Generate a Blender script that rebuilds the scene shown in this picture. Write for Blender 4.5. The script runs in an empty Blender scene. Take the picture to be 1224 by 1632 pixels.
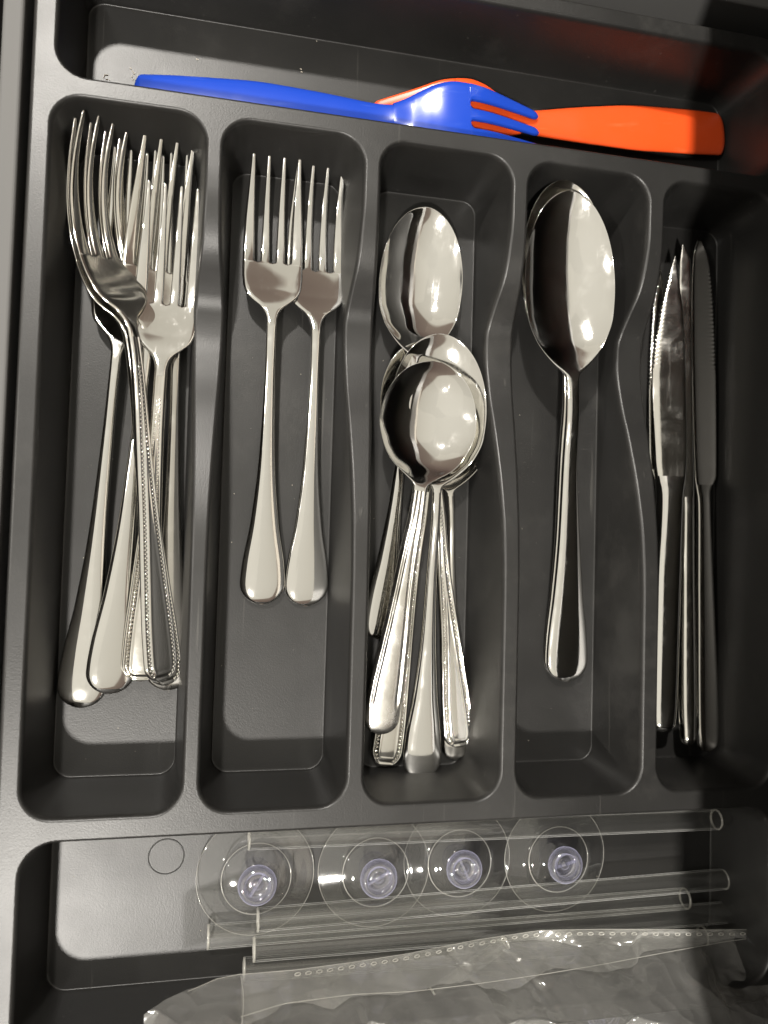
import bpy, bmesh, math, random
import numpy as np
from mathutils import Vector, Matrix, noise
from mathutils.geometry import delaunay_2d_cdt

random.seed(7)
MM = 0.001
scene = bpy.context.scene
COL = scene.collection

# ------------------------------------------------------------------ camera
cam_d = bpy.data.cameras.new('camera')
cam = bpy.data.objects.new('camera', cam_d)
COL.objects.link(cam)
CAMR = Matrix(((0.97672975, -0.03600907, -0.21142929),
               (0.02806978, 0.99878787, -0.04043353),
               (0.21262899, 0.03355785, 0.97655660)))
CAMZ = 291.2                      # mm above the rim of the tray
FPX = 1237.08
cam.matrix_world = Matrix.Translation((0, 0, CAMZ * MM)) @ CAMR.to_4x4()
cam_d.sensor_fit = 'VERTICAL'
cam_d.sensor_height = 24.0
cam_d.lens = 24.0 * FPX / 1632.0
cam_d.clip_start = 0.01
cam_d.clip_end = 50.0
cam_d.dof.use_dof = True
cam_d.dof.focus_distance = 0.312
cam_d.dof.aperture_fstop = 5.6
scene.camera = cam

# ------------------------------------------------------------------ render look
scene.view_settings.view_transform = 'Standard'
scene.view_settings.look = 'None'
scene.view_settings.exposure = 0.0
scene.view_settings.gamma = 1.0
scene.render.engine = 'CYCLES'
scene.cycles.max_bounces = 14
scene.cycles.transparent_max_bounces = 40
scene.cycles.glossy_bounces = 6
scene.cycles.transmission_bounces = 10
scene.cycles.caustics_reflective = True
scene.cycles.caustics_refractive = False
scene.cycles.blur_glossy = 0.3
scene.cycles.sample_clamp_indirect = 3.0

# ------------------------------------------------------------------ the kitchen's ambient light
world = bpy.data.worlds.new('World')
scene.world = world
world.use_nodes = True
wn = world.node_tree.nodes
wl = world.node_tree.links
bg = wn['Background']
tc = wn.new('ShaderNodeTexCoord')
dot = wn.new('ShaderNodeVectorMath')
dot.operation = 'DOT_PRODUCT'
dot.inputs[1].default_value = (-0.42, 0.0, 0.9075)      # up and out into the room, away from the cabinets
wl.new(tc.outputs['Generated'], dot.inputs[0])
ramp = wn.new('ShaderNodeValToRGB')
el = ramp.color_ramp.elements
el[0].position = 0.0
el[0].color = (0.010, 0.009, 0.008, 1)
el[1].position = 1.0
el[1].color = (0.84, 0.795, 0.69, 1)
e = el.new(0.30); e.color = (0.16, 0.115, 0.095, 1)
e = el.new(0.59); e.color = (0.26, 0.205, 0.165, 1)
e = el.new(0.62); e.color = (0.66, 0.615, 0.52, 1)
wl.new(dot.outputs['Value'], ramp.inputs[0])
cells = wn.new('ShaderNodeTexVoronoi')                  # random tone cells, added to enrich what the steel reflects
cells.distance = 'CHEBYCHEV'
cells.inputs['Scale'].default_value = 1.5
cells.inputs['Randomness'].default_value = 0.8
wl.new(tc.outputs['Generated'], cells.inputs['Vector'])
csep = wn.new('ShaderNodeSeparateColor')
wl.new(cells.outputs['Color'], csep.inputs[0])
cmap = wn.new('ShaderNodeMapRange')
cmap.inputs[3].default_value = 0.88
cmap.inputs[4].default_value = 1.08
wl.new(csep.outputs[0], cmap.inputs[0])
cmul = wn.new('ShaderNodeVectorMath')
cmul.operation = 'SCALE'
wl.new(ramp.outputs[0], cmul.inputs[0])
wl.new(cmap.outputs[0], cmul.inputs['Scale'])
wl.new(cmul.outputs[0], bg.inputs['Color'])
bg.inputs['Strength'].default_value = 1.0


# ------------------------------------------------------------------ lamps: two ceiling spots in front of the counter, one added fill
def spot(name, loc, target, watts, radius, blend=0.3, angle=130):
    d = bpy.data.lights.new(name, 'SPOT')
    d.energy = watts
    d.color = (1.0, 0.955, 0.885)
    d.shadow_soft_size = radius
    d.spot_size = math.radians(angle)
    d.spot_blend = blend
    o = bpy.data.objects.new(name, d)
    COL.objects.link(o)
    o.location = loc
    o.rotation_euler = (Vector(target) - Vector(loc)).to_track_quat('-Z', 'Y').to_euler()
    return o


spot('ceiling_or_fill_spot', (-0.38, -0.86, 1.50), (0.08, -0.02, 0), 188, 0.040)
spot('ceiling_or_fill_spot', (-0.38, 1.10, 1.50), (0.08, 0.08, 0), 188, 0.040)
spot('ceiling_or_fill_spot', (-1.75, 0.15, 1.50), (0.08, 0.05, 0), 85, 0.040)  # added fill lamp, reaches the shaded side under the counter


# ------------------------------------------------------------------ helpers
def unproj(px, py, z):
    """photo pixel (1224 x 1632) -> mm point on the level plane at height z mm"""
    d = CAMR @ Vector(((px - 612) / FPX, -(py - 816) / FPX, -1.0))
    t = (z - CAMZ) / d.z
    return Vector((d.x * t, d.y * t, z))


def new_mesh(name, verts, faces, mat, parent=None, smooth=True, loc=None):
    me = bpy.data.meshes.new(name)
    me.from_pydata([(v[0] * MM, v[1] * MM, v[2] * MM) for v in verts], [], faces)
    me.update()
    if smooth:
        me.polygons.foreach_set('use_smooth', [True] * len(me.polygons))
    if mat is not None:
        me.materials.append(mat)
    o = bpy.data.objects.new(name, me)
    COL.objects.link(o)
    if parent is not None:
        o.parent = parent
    return o


def empty(name, loc_mm=(0, 0, 0), mat=None):
    o = bpy.data.objects.new(name, None)
    o.empty_display_size = 0.01
    COL.objects.link(o)
    if mat is not None:
        o.matrix_world = mat
    else:
        o.location = [c * MM for c in loc_mm]
    return o


def tag(o, label, cat, group=None, kind=None):
    if label:
        o['label'] = label
    if cat:
        o['category'] = cat
    if group:
        o['group'] = group
    if kind:
        o['kind'] = kind
    return o


def pchip(xs, ys, x):
    xs = np.asarray(xs, float); ys = np.asarray(ys, float); x = np.asarray(x, float)
    h = np.diff(xs); dl = np.diff(ys) / h
    m = np.zeros_like(xs)
    for i in range(1, len(xs) - 1):
        if dl[i - 1] * dl[i] > 0:
            w1 = 2 * h[i] + h[i - 1]; w2 = h[i] + 2 * h[i - 1]
            m[i] = (w1 + w2) / (w1 / dl[i - 1] + w2 / dl[i])
    m[0] = dl[0]; m[-1] = dl[-1]
    i = np.clip(np.searchsorted(xs, x) - 1, 0, len(xs) - 2)
    t = np.clip((x - xs[i]) / h[i], 0, 1)
    return ((2 * t**3 - 3 * t**2 + 1) * ys[i] + (t**3 - 2 * t**2 + t) * h[i] * m[i]
            + (-2 * t**3 + 3 * t**2) * ys[i + 1] + (t**3 - t**2) * h[i] * m[i + 1])


def smooth(xs, ys, x):
    """natural cubic spline through the control points"""
    xs = np.asarray(xs, float); ys = np.asarray(ys, float)
    n = len(xs); h = np.diff(xs)
    A = np.zeros((n, n)); b = np.zeros(n)
    A[0, 0] = A[-1, -1] = 1
    for i in range(1, n - 1):
        A[i, i - 1] = h[i - 1]; A[i, i] = 2 * (h[i - 1] + h[i]); A[i, i + 1] = h[i]
        b[i] = 3 * ((ys[i + 1] - ys[i]) / h[i] - (ys[i] - ys[i - 1]) / h[i - 1])
    c = np.linalg.solve(A, b)
    x = np.clip(np.asarray(x, float), xs[0], xs[-1])
    i = np.clip(np.searchsorted(xs, x) - 1, 0, n - 2)
    d = x - xs[i]
    B = (ys[i + 1] - ys[i]) / h[i] - h[i] * (2 * c[i] + c[i + 1]) / 3
    D = (c[i + 1] - c[i]) / (3 * h[i])
    return ys[i] + B * d + c[i] * d**2 + D * d**3


def ring_mesh(rings, cap0=True, cap1=True):
    """rings: array (n, m, 3) of closed cross sections -> verts, faces"""
    n, m, _ = rings.shape
    v = rings.reshape(-1, 3).tolist()
    f = []
    for i in range(n - 1):
        for j in range(m):
            k = (j + 1) % m
            f.append((i * m + j, i * m + k, (i + 1) * m + k, (i + 1) * m + j))
    if cap0:
        f.append(tuple(range(m - 1, -1, -1)))
    if cap1:
        f.append(tuple((n - 1) * m + j for j in range(m)))
    return v, f


def slab(y, xl, xr, zfun, th, m=17, sharp=6.0):
    """closed loft: y (n), left and right edges, z of the middle surface zfun(s_index, x, t), thickness"""
    n = len(y)
    t = np.sin(np.linspace(-math.pi / 2, math.pi / 2, m))
    X = xl[:, None] + (xr - xl)[:, None] * (t[None, :] + 1) / 2
    Z = zfun(X, np.broadcast_to(t, X.shape))
    e = np.sqrt(np.clip(1 - np.abs(t)**sharp, 0, 1))
    T = (th[:, None] if np.ndim(th) else th) * 0.5 * e[None, :]
    top = np.stack([X, np.broadcast_to(y[:, None], X.shape), Z + T], -1)
    bot = np.stack([X, np.broadcast_to(y[:, None], X.shape), Z - T], -1)[:, ::-1][:, 1:-1]
    return np.concatenate([top, bot], 1)[:, ::-1]


def stations(n, e0=True, e1=True, a=0.0, b=1.0):
    u = np.linspace(0, 1, n)
    if e0 and e1:
        u = 0.35 * u + 0.65 * (1 - np.cos(u * math.pi)) / 2
    elif e0:
        u = 0.35 * u + 0.65 * (1 - np.cos(u * math.pi / 2))
    elif e1:
        u = 0.35 * u + 0.65 * np.sin(u * math.pi / 2)
    return a + (b - a) * u


def lathe(profile, seg=32, axis_z=True):
    v = []; f = []
    n = len(profile)
    for i in range(seg):
        a = 2 * math.pi * i / seg
        for r, z in profile:
            v.append((r * math.cos(a), r * math.sin(a), z))
    for i in range(seg):
        k = (i + 1) % seg
        for j in range(n - 1):
            f.append((i * n + j, k * n + j, k * n + j + 1, i * n + j + 1))
    return v, f


def merge(parts):
    V = []; F = []
    for v, f in parts:
        o = len(V)
        V += [tuple(q) for q in v]
        F += [tuple(i + o for i in q) for q in f]
    return V, F


# ------------------------------------------------------------------ materials
def nodes_of(name):
    m = bpy.data.materials.new(name)
    m.use_nodes = True
    nt = m.node_tree
    return m, nt, nt.nodes['Principled BSDF']


def add_noise(nt, scale, detail=3.0, rough=0.55, coord='Object'):
    t = nt.nodes.new('ShaderNodeTexCoord')
    n = nt.nodes.new('ShaderNodeTexNoise')
    n.inputs['Scale'].default_value = scale
    n.inputs['Detail'].default_value = detail
    n.inputs['Roughness'].default_value = rough
    nt.links.new(t.outputs[coord], n.inputs['Vector'])
    return n


def maprange(nt, src, a, b, c, d):
    r = nt.nodes.new('ShaderNodeMapRange')
    r.inputs[1].default_value = a; r.inputs[2].default_value = b
    r.inputs[3].default_value = c; r.inputs[4].default_value = d
    nt.links.new(src, r.inputs[0])
    return r.outputs[0]


def bump(nt, p, src, strength, dist):
    b = nt.nodes.new('ShaderNodeBump')
    b.inputs['Strength'].default_value = strength
    b.inputs['Distance'].default_value = dist
    nt.links.new(src, b.inputs['Height'])
    nt.links.new(b.outputs[0], p.inputs['Normal'])


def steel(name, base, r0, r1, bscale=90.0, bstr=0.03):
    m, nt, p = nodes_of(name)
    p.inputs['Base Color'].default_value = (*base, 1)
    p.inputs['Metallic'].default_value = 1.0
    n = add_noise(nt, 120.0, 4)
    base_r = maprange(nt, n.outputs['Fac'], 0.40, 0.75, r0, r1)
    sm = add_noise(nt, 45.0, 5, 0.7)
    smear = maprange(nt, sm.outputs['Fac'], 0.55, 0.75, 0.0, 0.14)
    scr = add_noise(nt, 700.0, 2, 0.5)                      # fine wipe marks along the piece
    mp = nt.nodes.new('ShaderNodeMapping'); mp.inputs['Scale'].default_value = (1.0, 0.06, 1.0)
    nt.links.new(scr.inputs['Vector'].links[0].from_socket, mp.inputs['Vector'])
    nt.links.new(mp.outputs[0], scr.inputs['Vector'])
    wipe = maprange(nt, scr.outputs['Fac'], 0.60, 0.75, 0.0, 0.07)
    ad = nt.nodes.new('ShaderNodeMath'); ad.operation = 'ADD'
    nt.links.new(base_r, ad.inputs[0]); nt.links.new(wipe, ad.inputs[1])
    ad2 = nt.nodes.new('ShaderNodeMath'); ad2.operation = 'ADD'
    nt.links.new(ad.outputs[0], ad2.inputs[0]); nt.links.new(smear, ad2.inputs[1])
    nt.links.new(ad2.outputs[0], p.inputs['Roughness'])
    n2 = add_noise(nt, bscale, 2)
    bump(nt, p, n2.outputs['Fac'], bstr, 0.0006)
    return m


STEEL = steel('polished_steel', (0.82, 0.81, 0.78), 0.04, 0.10)
STEEL2 = steel('worn_steel', (0.80, 0.78, 0.73), 0.08, 0.15, 140, 0.04)
SATIN = steel('satin_steel', (0.84, 0.82, 0.77), 0.20, 0.32, 300, 0.10)
DARKSTEEL = steel('darkened_steel', (0.62, 0.60, 0.56), 0.10, 0.17, 140, 0.03)  # darker base colour stands in for dark reflections on the steel


def plastic_tray():
    m, nt, p = nodes_of('black_tray_plastic')
    n = add_noise(nt, 22.0, 5, 0.6)
    cr = nt.nodes.new('ShaderNodeValToRGB')
    cr.color_ramp.elements[0].position = 0.35
    cr.color_ramp.elements[0].color = (0.0108, 0.0105, 0.0100, 1)
    cr.color_ramp.elements[1].position = 0.75
    cr.color_ramp.elements[1].color = (0.0155, 0.0150, 0.0142, 1)
    nt.links.new(n.outputs['Fac'], cr.inputs[0])
    dn = add_noise(nt, 14.0, 7, 0.72)
    dust = maprange(nt, dn.outputs['Fac'], 0.56, 0.74, 0.0, 0.22)
    sn = add_noise(nt, 420.0, 2, 0.5)
    mp = nt.nodes.new('ShaderNodeMapping'); mp.inputs['Scale'].default_value = (1.0, 0.03, 1.0); mp.inputs['Rotation'].default_value = (0, 0, 0.35)
    nt.links.new(sn.inputs['Vector'].links[0].from_socket, mp.inputs['Vector'])
    nt.links.new(mp.outputs[0], sn.inputs['Vector'])
    scuff = maprange(nt, sn.outputs['Fac'], 0.70, 0.78, 0.0, 0.35)
    mxa = nt.nodes.new('ShaderNodeMath'); mxa.operation = 'MAXIMUM'
    nt.links.new(dust, mxa.inputs[0]); nt.links.new(scuff, mxa.inputs[1])
    dm = nt.nodes.new('ShaderNodeMix'); dm.data_type = 'RGBA'
    dm.inputs[7].default_value = (0.075, 0.072, 0.066, 1)
    nt.links.new(mxa.outputs[0], dm.inputs[0]); nt.links.new(cr.outputs[0], dm.inputs[6])
    nt.links.new(dm.outputs[2], p.inputs['Base Color'])
    nt.links.new(maprange(nt, n.outputs['Fac'], 0.3, 0.7, 0.37, 0.43), p.inputs['Roughness'])
    p.inputs['Specular IOR Level'].default_value = 0.46
    f = add_noise(nt, 1800.0, 2)
    bump(nt, p, f.outputs['Fac'], 0.22, 0.0002)
    return m


TRAY = plastic_tray()


def plain(name, col, rough, spec=0.5, bscale=None, bstr=0.0, bdist=0.0003, metallic=0.0, scuff=None):
    m, nt, p = nodes_of(name)
    p.inputs['Base Color'].default_value = (*col, 1)
    p.inputs['Roughness'].default_value = rough
    p.inputs['Specular IOR Level'].default_value = spec
    p.inputs['Metallic'].default_value = metallic
    if scuff:
        sn = add_noise(nt, 260.0, 3, 0.6)
        mp = nt.nodes.new('ShaderNodeMapping'); mp.inputs['Scale'].default_value = (1.0, 0.12, 1.0); mp.inputs['Rotation'].default_value = (0, 0, 0.25)
        nt.links.new(sn.inputs['Vector'].links[0].from_socket, mp.inputs['Vector'])
        nt.links.new(mp.outputs[0], sn.inputs['Vector'])
        big = add_noise(nt, 50.0, 2)
        mu = nt.nodes.new('ShaderNodeMath'); mu.operation = 'MULTIPLY'
        nt.links.new(maprange(nt, sn.outputs['Fac'], 0.60, 0.72, 0.0, 0.55), mu.inputs[0])
        nt.links.new(maprange(nt, big.outputs['Fac'], 0.48, 0.65, 0.0, 1.0), mu.inputs[1])
        sm = nt.nodes.new('ShaderNodeMix'); sm.data_type = 'RGBA'
        sm.inputs[6].default_value = (*col, 1); sm.inputs[7].default_value = (*scuff, 1)
        nt.links.new(mu.outputs[0], sm.inputs[0]); nt.links.new(sm.outputs[2], p.inputs['Base Color'])
    if bscale:
        n = add_noise(nt, bscale, 3)
        bump(nt, p, n.outputs['Fac'], bstr, bdist)
        nt.links.new(maprange(nt, n.outputs['Fac'], 0.3, 0.7, rough * 0.85, min(1, rough * 1.15)), p.inputs['Roughness'])
    return m


BLUE = plain('blue_plastic', (0.010, 0.042, 0.32), 0.19, 0.30, 60, 0.10, scuff=(0.06, 0.11, 0.42))
ORANGE = plain('orange_plastic', (0.60, 0.062, 0.010), 0.34, 0.5, 60, 0.10, scuff=(0.66, 0.13, 0.05))
DRAWER = plain('grey_drawer_metal', (0.075, 0.074, 0.072), 0.62, 0.4)
DRAWERBASE = plain('drawer_base_board', (0.02, 0.02, 0.02), 0.7)
COUNTER = plain('countertop_laminate', (0.08, 0.074, 0.066), 0.45, 0.5, 40, 0.05)
SPLASH = plain('backsplash_paint', (0.27, 0.25, 0.22), 0.55, 0.4)
CRUMB = plain('pale_crumb', (0.55, 0.50, 0.42), 0.8)


def clear(name, tint=(0.96, 0.96, 0.95), edge=(0.72, 0.72, 0.70), rough=0.03, haze=0.0, hazecol=(0.7, 0.68, 0.62),
          bscale=None, bstr=0.1, refl=0.06, rmax=0.35, bdist=0.0006, edge_light=0.0, epow=5.0, crumple=None):
    """thin clear plastic: sees through, darker at its edges, mirror reflection by Fresnel, a little haze, light painted at the edges"""
    m = bpy.data.materials.new(name)
    m.use_nodes = True
    nt = m.node_tree
    for n in list(nt.nodes):
        nt.nodes.remove(n)
    out = nt.nodes.new('ShaderNodeOutputMaterial')
    lw = nt.nodes.new('ShaderNodeLayerWeight'); lw.inputs['Blend'].default_value = 0.35
    mix = nt.nodes.new('ShaderNodeMix'); mix.data_type = 'RGBA'
    mix.inputs[6].default_value = (*tint, 1); mix.inputs[7].default_value = (*edge, 1)
    nt.links.new(lw.outputs['Facing'], mix.inputs[0])
    tr = nt.nodes.new('ShaderNodeBsdfTransparent')
    nt.links.new(mix.outputs[2], tr.inputs['Color'])
    gl = nt.nodes.new('ShaderNodeBsdfGlossy'); gl.inputs['Roughness'].default_value = rough
    lw2 = nt.nodes.new('ShaderNodeLayerWeight'); lw2.inputs['Blend'].default_value = 0.5
    pw = nt.nodes.new('ShaderNodeMath'); pw.operation = 'POWER'; pw.inputs[1].default_value = 3.5
    nt.links.new(lw2.outputs['Facing'], pw.inputs[0])
    fr = nt.nodes.new('ShaderNodeMapRange')
    fr.inputs[3].default_value = refl; fr.inputs[4].default_value = rmax
    nt.links.new(pw.outputs[0], fr.inputs[0])
    ms = nt.nodes.new('ShaderNodeMixShader')
    base = tr.outputs[0]
    # whitish colour painted at grazing edges stands in for light refracted there
    df = nt.nodes.new('ShaderNodeBsdfDiffuse'); df.inputs['Color'].default_value = (*hazecol, 1)
    tl = nt.nodes.new('ShaderNodeBsdfTranslucent'); tl.inputs['Color'].default_value = (*hazecol, 1)
    md = nt.nodes.new('ShaderNodeMixShader'); md.inputs[0].default_value = 0.45
    nt.links.new(df.outputs[0], md.inputs[1]); nt.links.new(tl.outputs[0], md.inputs[2])
    lw3 = nt.nodes.new('ShaderNodeLayerWeight'); lw3.inputs['Blend'].default_value = 0.5
    p3 = nt.nodes.new('ShaderNodeMath'); p3.operation = 'POWER'; p3.inputs[1].default_value = epow
    nt.links.new(lw3.outputs['Facing'], p3.inputs[0])
    mh = nt.nodes.new('ShaderNodeMixShader')
    hz = nt.nodes.new('ShaderNodeMapRange')
    hz.inputs[3].default_value = haze; hz.inputs[4].default_value = haze + edge_light
    nt.links.new(p3.outputs[0], hz.inputs[0])
    nt.links.new(hz.outputs[0], mh.inputs[0])
    nt.links.new(base, mh.inputs[1]); nt.links.new(md.outputs[0], mh.inputs[2])
    base = mh.outputs[0]
    nt.links.new(fr.outputs[0], ms.inputs[0])
    nt.links.new(base, ms.inputs[1])
    nt.links.new(gl.outputs[0], ms.inputs[2])
    nt.links.new(ms.outputs[0], out.inputs['Surface'])
    if bscale:
        n = add_noise(nt, bscale, 3, 0.6)
        b = nt.nodes.new('ShaderNodeBump')
        b.inputs['Strength'].default_value = bstr; b.inputs['Distance'].default_value = bdist
        nt.links.new(n.outputs['Fac'], b.inputs['Height'])
        if crumple:
            # crumpled film: flat facets that meet in crisp creases
            tcn = nt.nodes.new('ShaderNodeTexCoord')
            wob = add_noise(nt, 30.0, 2)
            mx = nt.nodes.new('ShaderNodeMix'); mx.data_type = 'RGBA'; mx.blend_type = 'LINEAR_LIGHT'
            mx.inputs[0].default_value = 0.02
            nt.links.new(tcn.outputs['Object'], mx.inputs[6]); nt.links.new(wob.outputs['Color'], mx.inputs[7])
            vo = nt.nodes.new('ShaderNodeTexVoronoi'); vo.feature = 'F1'
            vo.inputs['Scale'].default_value = crumple
            nt.links.new(mx.outputs[2], vo.inputs['Vector'])
            b0 = nt.nodes.new('ShaderNodeBump')
            b0.inputs['Strength'].default_value = 0.8; b0.inputs['Distance'].default_value = 0.007
            nt.links.new(vo.outputs['Distance'], b0.inputs['Height'])
            nt.links.new(b0.outputs[0], b.inputs['Normal'])
        nt.links.new(b.outputs[0], gl.inputs['Normal'])
        nt.links.new(b.outputs[0], lw2.inputs['Normal'])
        nt.links.new(b.outputs[0], df.inputs['Normal'])
    return m


STRAWMAT = clear('clear_straw_plastic', (0.99, 0.99, 0.985), (0.92, 0.92, 0.90), 0.03, 0.010, (0.94, 0.94, 0.93), refl=0.06, rmax=0.15, edge_light=0.98, epow=7.0)
CUPMAT = clear('clear_cup_vinyl', (0.985, 0.985, 0.985), (0.80, 0.80, 0.80), 0.04, 0.006, (0.85, 0.85, 0.84), bscale=30, bstr=0.10, refl=0.08, edge_light=0.6, epow=4.0)
KNOBMAT = clear('lilac_clear_plastic', (0.97, 0.97, 1.0), (0.72, 0.72, 0.90), 0.03, 0.035, (0.82, 0.82, 1.0), bscale=90, bstr=0.2, refl=0.16, edge_light=0.6, epow=2.5)
BAGMAT = clear('clear_bag_film', (0.97, 0.97, 0.955), (0.85, 0.85, 0.82), 0.13, 0.145, (0.90, 0.89, 0.85), bscale=60, bstr=0.25, refl=0.13, edge_light=0.7, epow=3.0, crumple=42.0)
ZIPMAT = clear('zip_plastic', (0.9, 0.9, 0.88), (0.8, 0.8, 0.78), 0.12, 0.30, (0.85, 0.83, 0.78), edge_light=0.3)

# ------------------------------------------------------------------ tray
DEPTH = 35.0
INSET = 5.7
SPINE_Y = (158.9, -100.2)
COLX = [(-63.8, -7.2), (-3.6, 52.7), (56.8, 113.8), (118.2, 174.9), (179.7, 236.0)]
OUT = (-68.6, 240.5, -186.5, 226.3)
DIPY = [-40, -19, 2.3, 23.7, 48.2, 65.8, 81.0, 89.9, 100, 110.0, 120, 129.4, 150, 170]
DIPV = [0, 0.0, 1.2, 5.0, 12.0, 18.0, 21.0, 20.8, 14.5, 6.6, 2.6, 0.6, 0, 0]


def dip(x, y):
    if x < -45 or x > 222:
        return 0.0
    wx = min(1.0, (x + 45) / 20.0, (222 - x) / 20.0)
    return float(pchip(DIPY, DIPV, np.array([y]))[0]) * wx if -40 < y < 170 else 0.0


def rrect(x0, x1, y0, y1, r, nc=9, nx=10, ny=44):
    pts = []
    def seg(a, b, n):
        for i in range(1, n):
            u = i / n
            pts.append((a[0] + (b[0] - a[0]) * u, a[1] + (b[1] - a[1]) * u))
    def arc(cx, cy, a0):
        for i in range(nc + 1):
            a = a0 + (math.pi / 2) * i / nc
            pts.append((cx + r * math.cos(a), cy + r * math.sin(a)))
    arc(x0 + r, y0 + r, math.pi); seg((x0 + r, y0), (x1 - r, y0), nx)
    arc(x1 - r, y0 + r, -math.pi / 2); seg((x1, y0 + r), (x1, y1 - r), ny)
    arc(x1 - r, y1 - r, 0); seg((x1 - r, y1), (x0 + r, y1), nx)
    arc(x0 + r, y1 - r, math.pi / 2); seg((x0, y1 - r), (x0, y0 + r), ny)
    return pts


def comp_loops(x0, x1, y0, y1, r, nx=10, ny=44):
    """loops of one compartment, rim edge first"""
    def loop(ins, rr):
        return rrect(x0 + ins, x1 - ins, y0 + ins, y1 - ins, rr, 9, nx, ny)
    base = loop(0, r)
    D = [dip(x, y) for x, y in base]
    loops = []
    R1 = 3.0
    cx, cy = (x0 + x1) / 2, (y0 + y1) / 2
    def place(ins, rr, zf, zw=None):
        L = loop(ins, rr)
        out = []
        for (x, y), d in zip(L, D):
            z = zf(d)
            out.append((x, y, z))
        return out
    ws = 4.6                                          # wall lean over the full depth
    lean = lambda d: ws * d / DEPTH
    def ringpts(ins, z, rr):                          # ins, z functions of dip
        L0 = loop(0, rr)
        res = []
        for (x, y), d in zip(L0, D):
            i = ins(d)
            fx0, fx1, fy0, fy1 = x0 + r, x1 - r, y0 + r, y1 - r
            nxv = (x - min(max(x, x0 + rr), x1 - rr)); nyv = (y - min(max(y, y0 + rr), y1 - rr))
            ln = math.hypot(nxv, nyv) or 1
            res.append((x - nxv / ln * i, y - nyv / ln * i, z(d)))
        return res
    K = 6
    for k in range(K + 1):
        a = math.pi / 2 * k / K * 0.93
        loops.append(ringpts(lambda d, a=a: lean(d) + R1 * math.sin(a) * 0.55, lambda d, a=a: -d - R1 * (1 - math.cos(a)), r))
    for u in (0.2, 0.45, 0.7, 0.95):
        loops.append(ringpts(lambda d, u=u: (lean(d) + R1 * 0.55) * (1 - u) + (ws + 0.5) * u,
                             lambda d, u=u: (-d - R1) * (1 - u) + (-DEPTH + 1.0) * u, r))
    for k in range(1, 5):
        a = math.pi / 2 * k / 4
        loops.append(ringpts(lambda d, a=a: ws + 0.5 + 0.6 * (1 - math.cos(a)), lambda d, a=a: -DEPTH + 1.0 - 1.0 * math.sin(a), r))
    return loops


tray = empty('cutlery_tray', (85, 20, -DEPTH - 1.5))
tag(tray, 'black plastic cutlery tray with five long slots filling the open drawer', 'cutlery tray')
T_OFF = Vector((85, 20, -DEPTH - 1.5))


def tray_part(name, verts, faces, up=None):
    o = new_mesh(name, [(v[0] - T_OFF.x, v[1] - T_OFF.y, v[2] - T_OFF.z) for v in verts], faces, TRAY, tray)
    if up:
        nrm = [tuple(v.normal) for v in o.data.vertices]
        for i in up:
            nrm[i] = (0, 0, 1)
        o.data.normals_split_custom_set_from_vertices(nrm)
    return o


holes = []
comps = [(x0, x1, SPINE_Y[1], SPINE_Y[0], 12.0, 10, 60) for x0, x1 in COLX]
comps.append((-63.0, 236.0, 164.0, 221.7, 12.0, 64, 10))
comps.append((-62.9, 236.0, -181.7, -105.9, 13.0, 64, 14))
for c in comps:
    L = comp_loops(*c)
    m = len(L[0])
    V = [p for lp in L for p in lp]
    F = []
    for i in range(len(L) - 1):
        for j in range(m):
            k = (j + 1) % m
            F.append((i * m + j, i * m + k, (i + 1) * m + k, (i + 1) * m + j))
    # floor: an inner ring, then one flat face
    cxm, cym = (c[0] + c[1]) / 2, (c[2] + c[3]) / 2
    last = L[-1]
    inner = []
    for (x, y, z) in last:
        dx, dy = cxm - x, cym - y
        ln = math.hypot(dx, dy)
        inner.append((x + dx / ln * 0.8, y + dy / ln * 0.8, z))
    b0 = len(V)
    V += inner
    n0 = (len(L) - 1) * m
    for j in range(m):
        k = (j + 1) % m
        F.append((n0 + j, n0 + k, b0 + k, b0 + j))
    F.append(tuple(b0 + j for j in range(m)))
    o = tray_part('compartment', V, F, up=[j for j in range(m) if L[0][j][2] > -0.2] + list(range(b0, b0 + m)))
    holes.append(L[0])

# the flat rim between the compartments
P2 = []; EDG = []; ZS = []
def add_loop(lp):
    s = len(P2)
    for q in lp:
        P2.append(Vector((q[0], q[1]))); ZS.append(q[2])
    n = len(lp)
    for i in range(n):
        EDG.append((s + i, s + (i + 1) % n))
outer = [(x, y, 0.0) for x, y in rrect(OUT[0], OUT[1], OUT[2], OUT[3], 14, 9, 60, 80)]
add_loop(outer)
for h in holes:
    add_loop(h)
vs, es, fs, ov, oe, of = delaunay_2d_cdt(P2, EDG, [], 0, 1e-5)
import itertools
def inside(poly, x, y):
    c = False
    j = len(poly) - 1
    for i in range(len(poly)):
        if (poly[i][1] > y) != (poly[j][1] > y) and x < (poly[j][0] - poly[i][0]) * (y - poly[i][1]) / (poly[j][1] - poly[i][1]) + poly[i][0]:
            c = not c
        j = i
    return c
zs = [ZS[o[0]] if o else 0.0 for o in ov]
TF = []
for f in fs:
    cx = sum(vs[i].x for i in f) / len(f); cy = sum(vs[i].y for i in f) / len(f)
    if not inside(outer, cx, cy) or any(h[0][0] - 99 < cx and inside(h, cx, cy) for h in holes):
        continue
    TF.append(tuple(f))
V = [(v.x, v.y, z) for v, z in zip(vs, zs)]
nb = len(V)
# rounded outer lip that turns down
lips = []
for k in range(1, 6):
    a = math.pi / 2 * k / 5
    s = 1.6 * math.sin(a); zz = -1.6 * (1 - math.cos(a))
    lips.append([(x, y, zz) for x, y in rrect(OUT[0] - s, OUT[1] + s, OUT[2] - s, OUT[3] + s, 14 + s, 9, 60, 80)])
lips.append([(x, y, -9.0) for x, y in rrect(OUT[0] - 1.7, OUT[1] + 1.7, OUT[2] - 1.7, OUT[3] + 1.7, 15.7, 9, 60, 80)])
m = len(outer)
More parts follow.
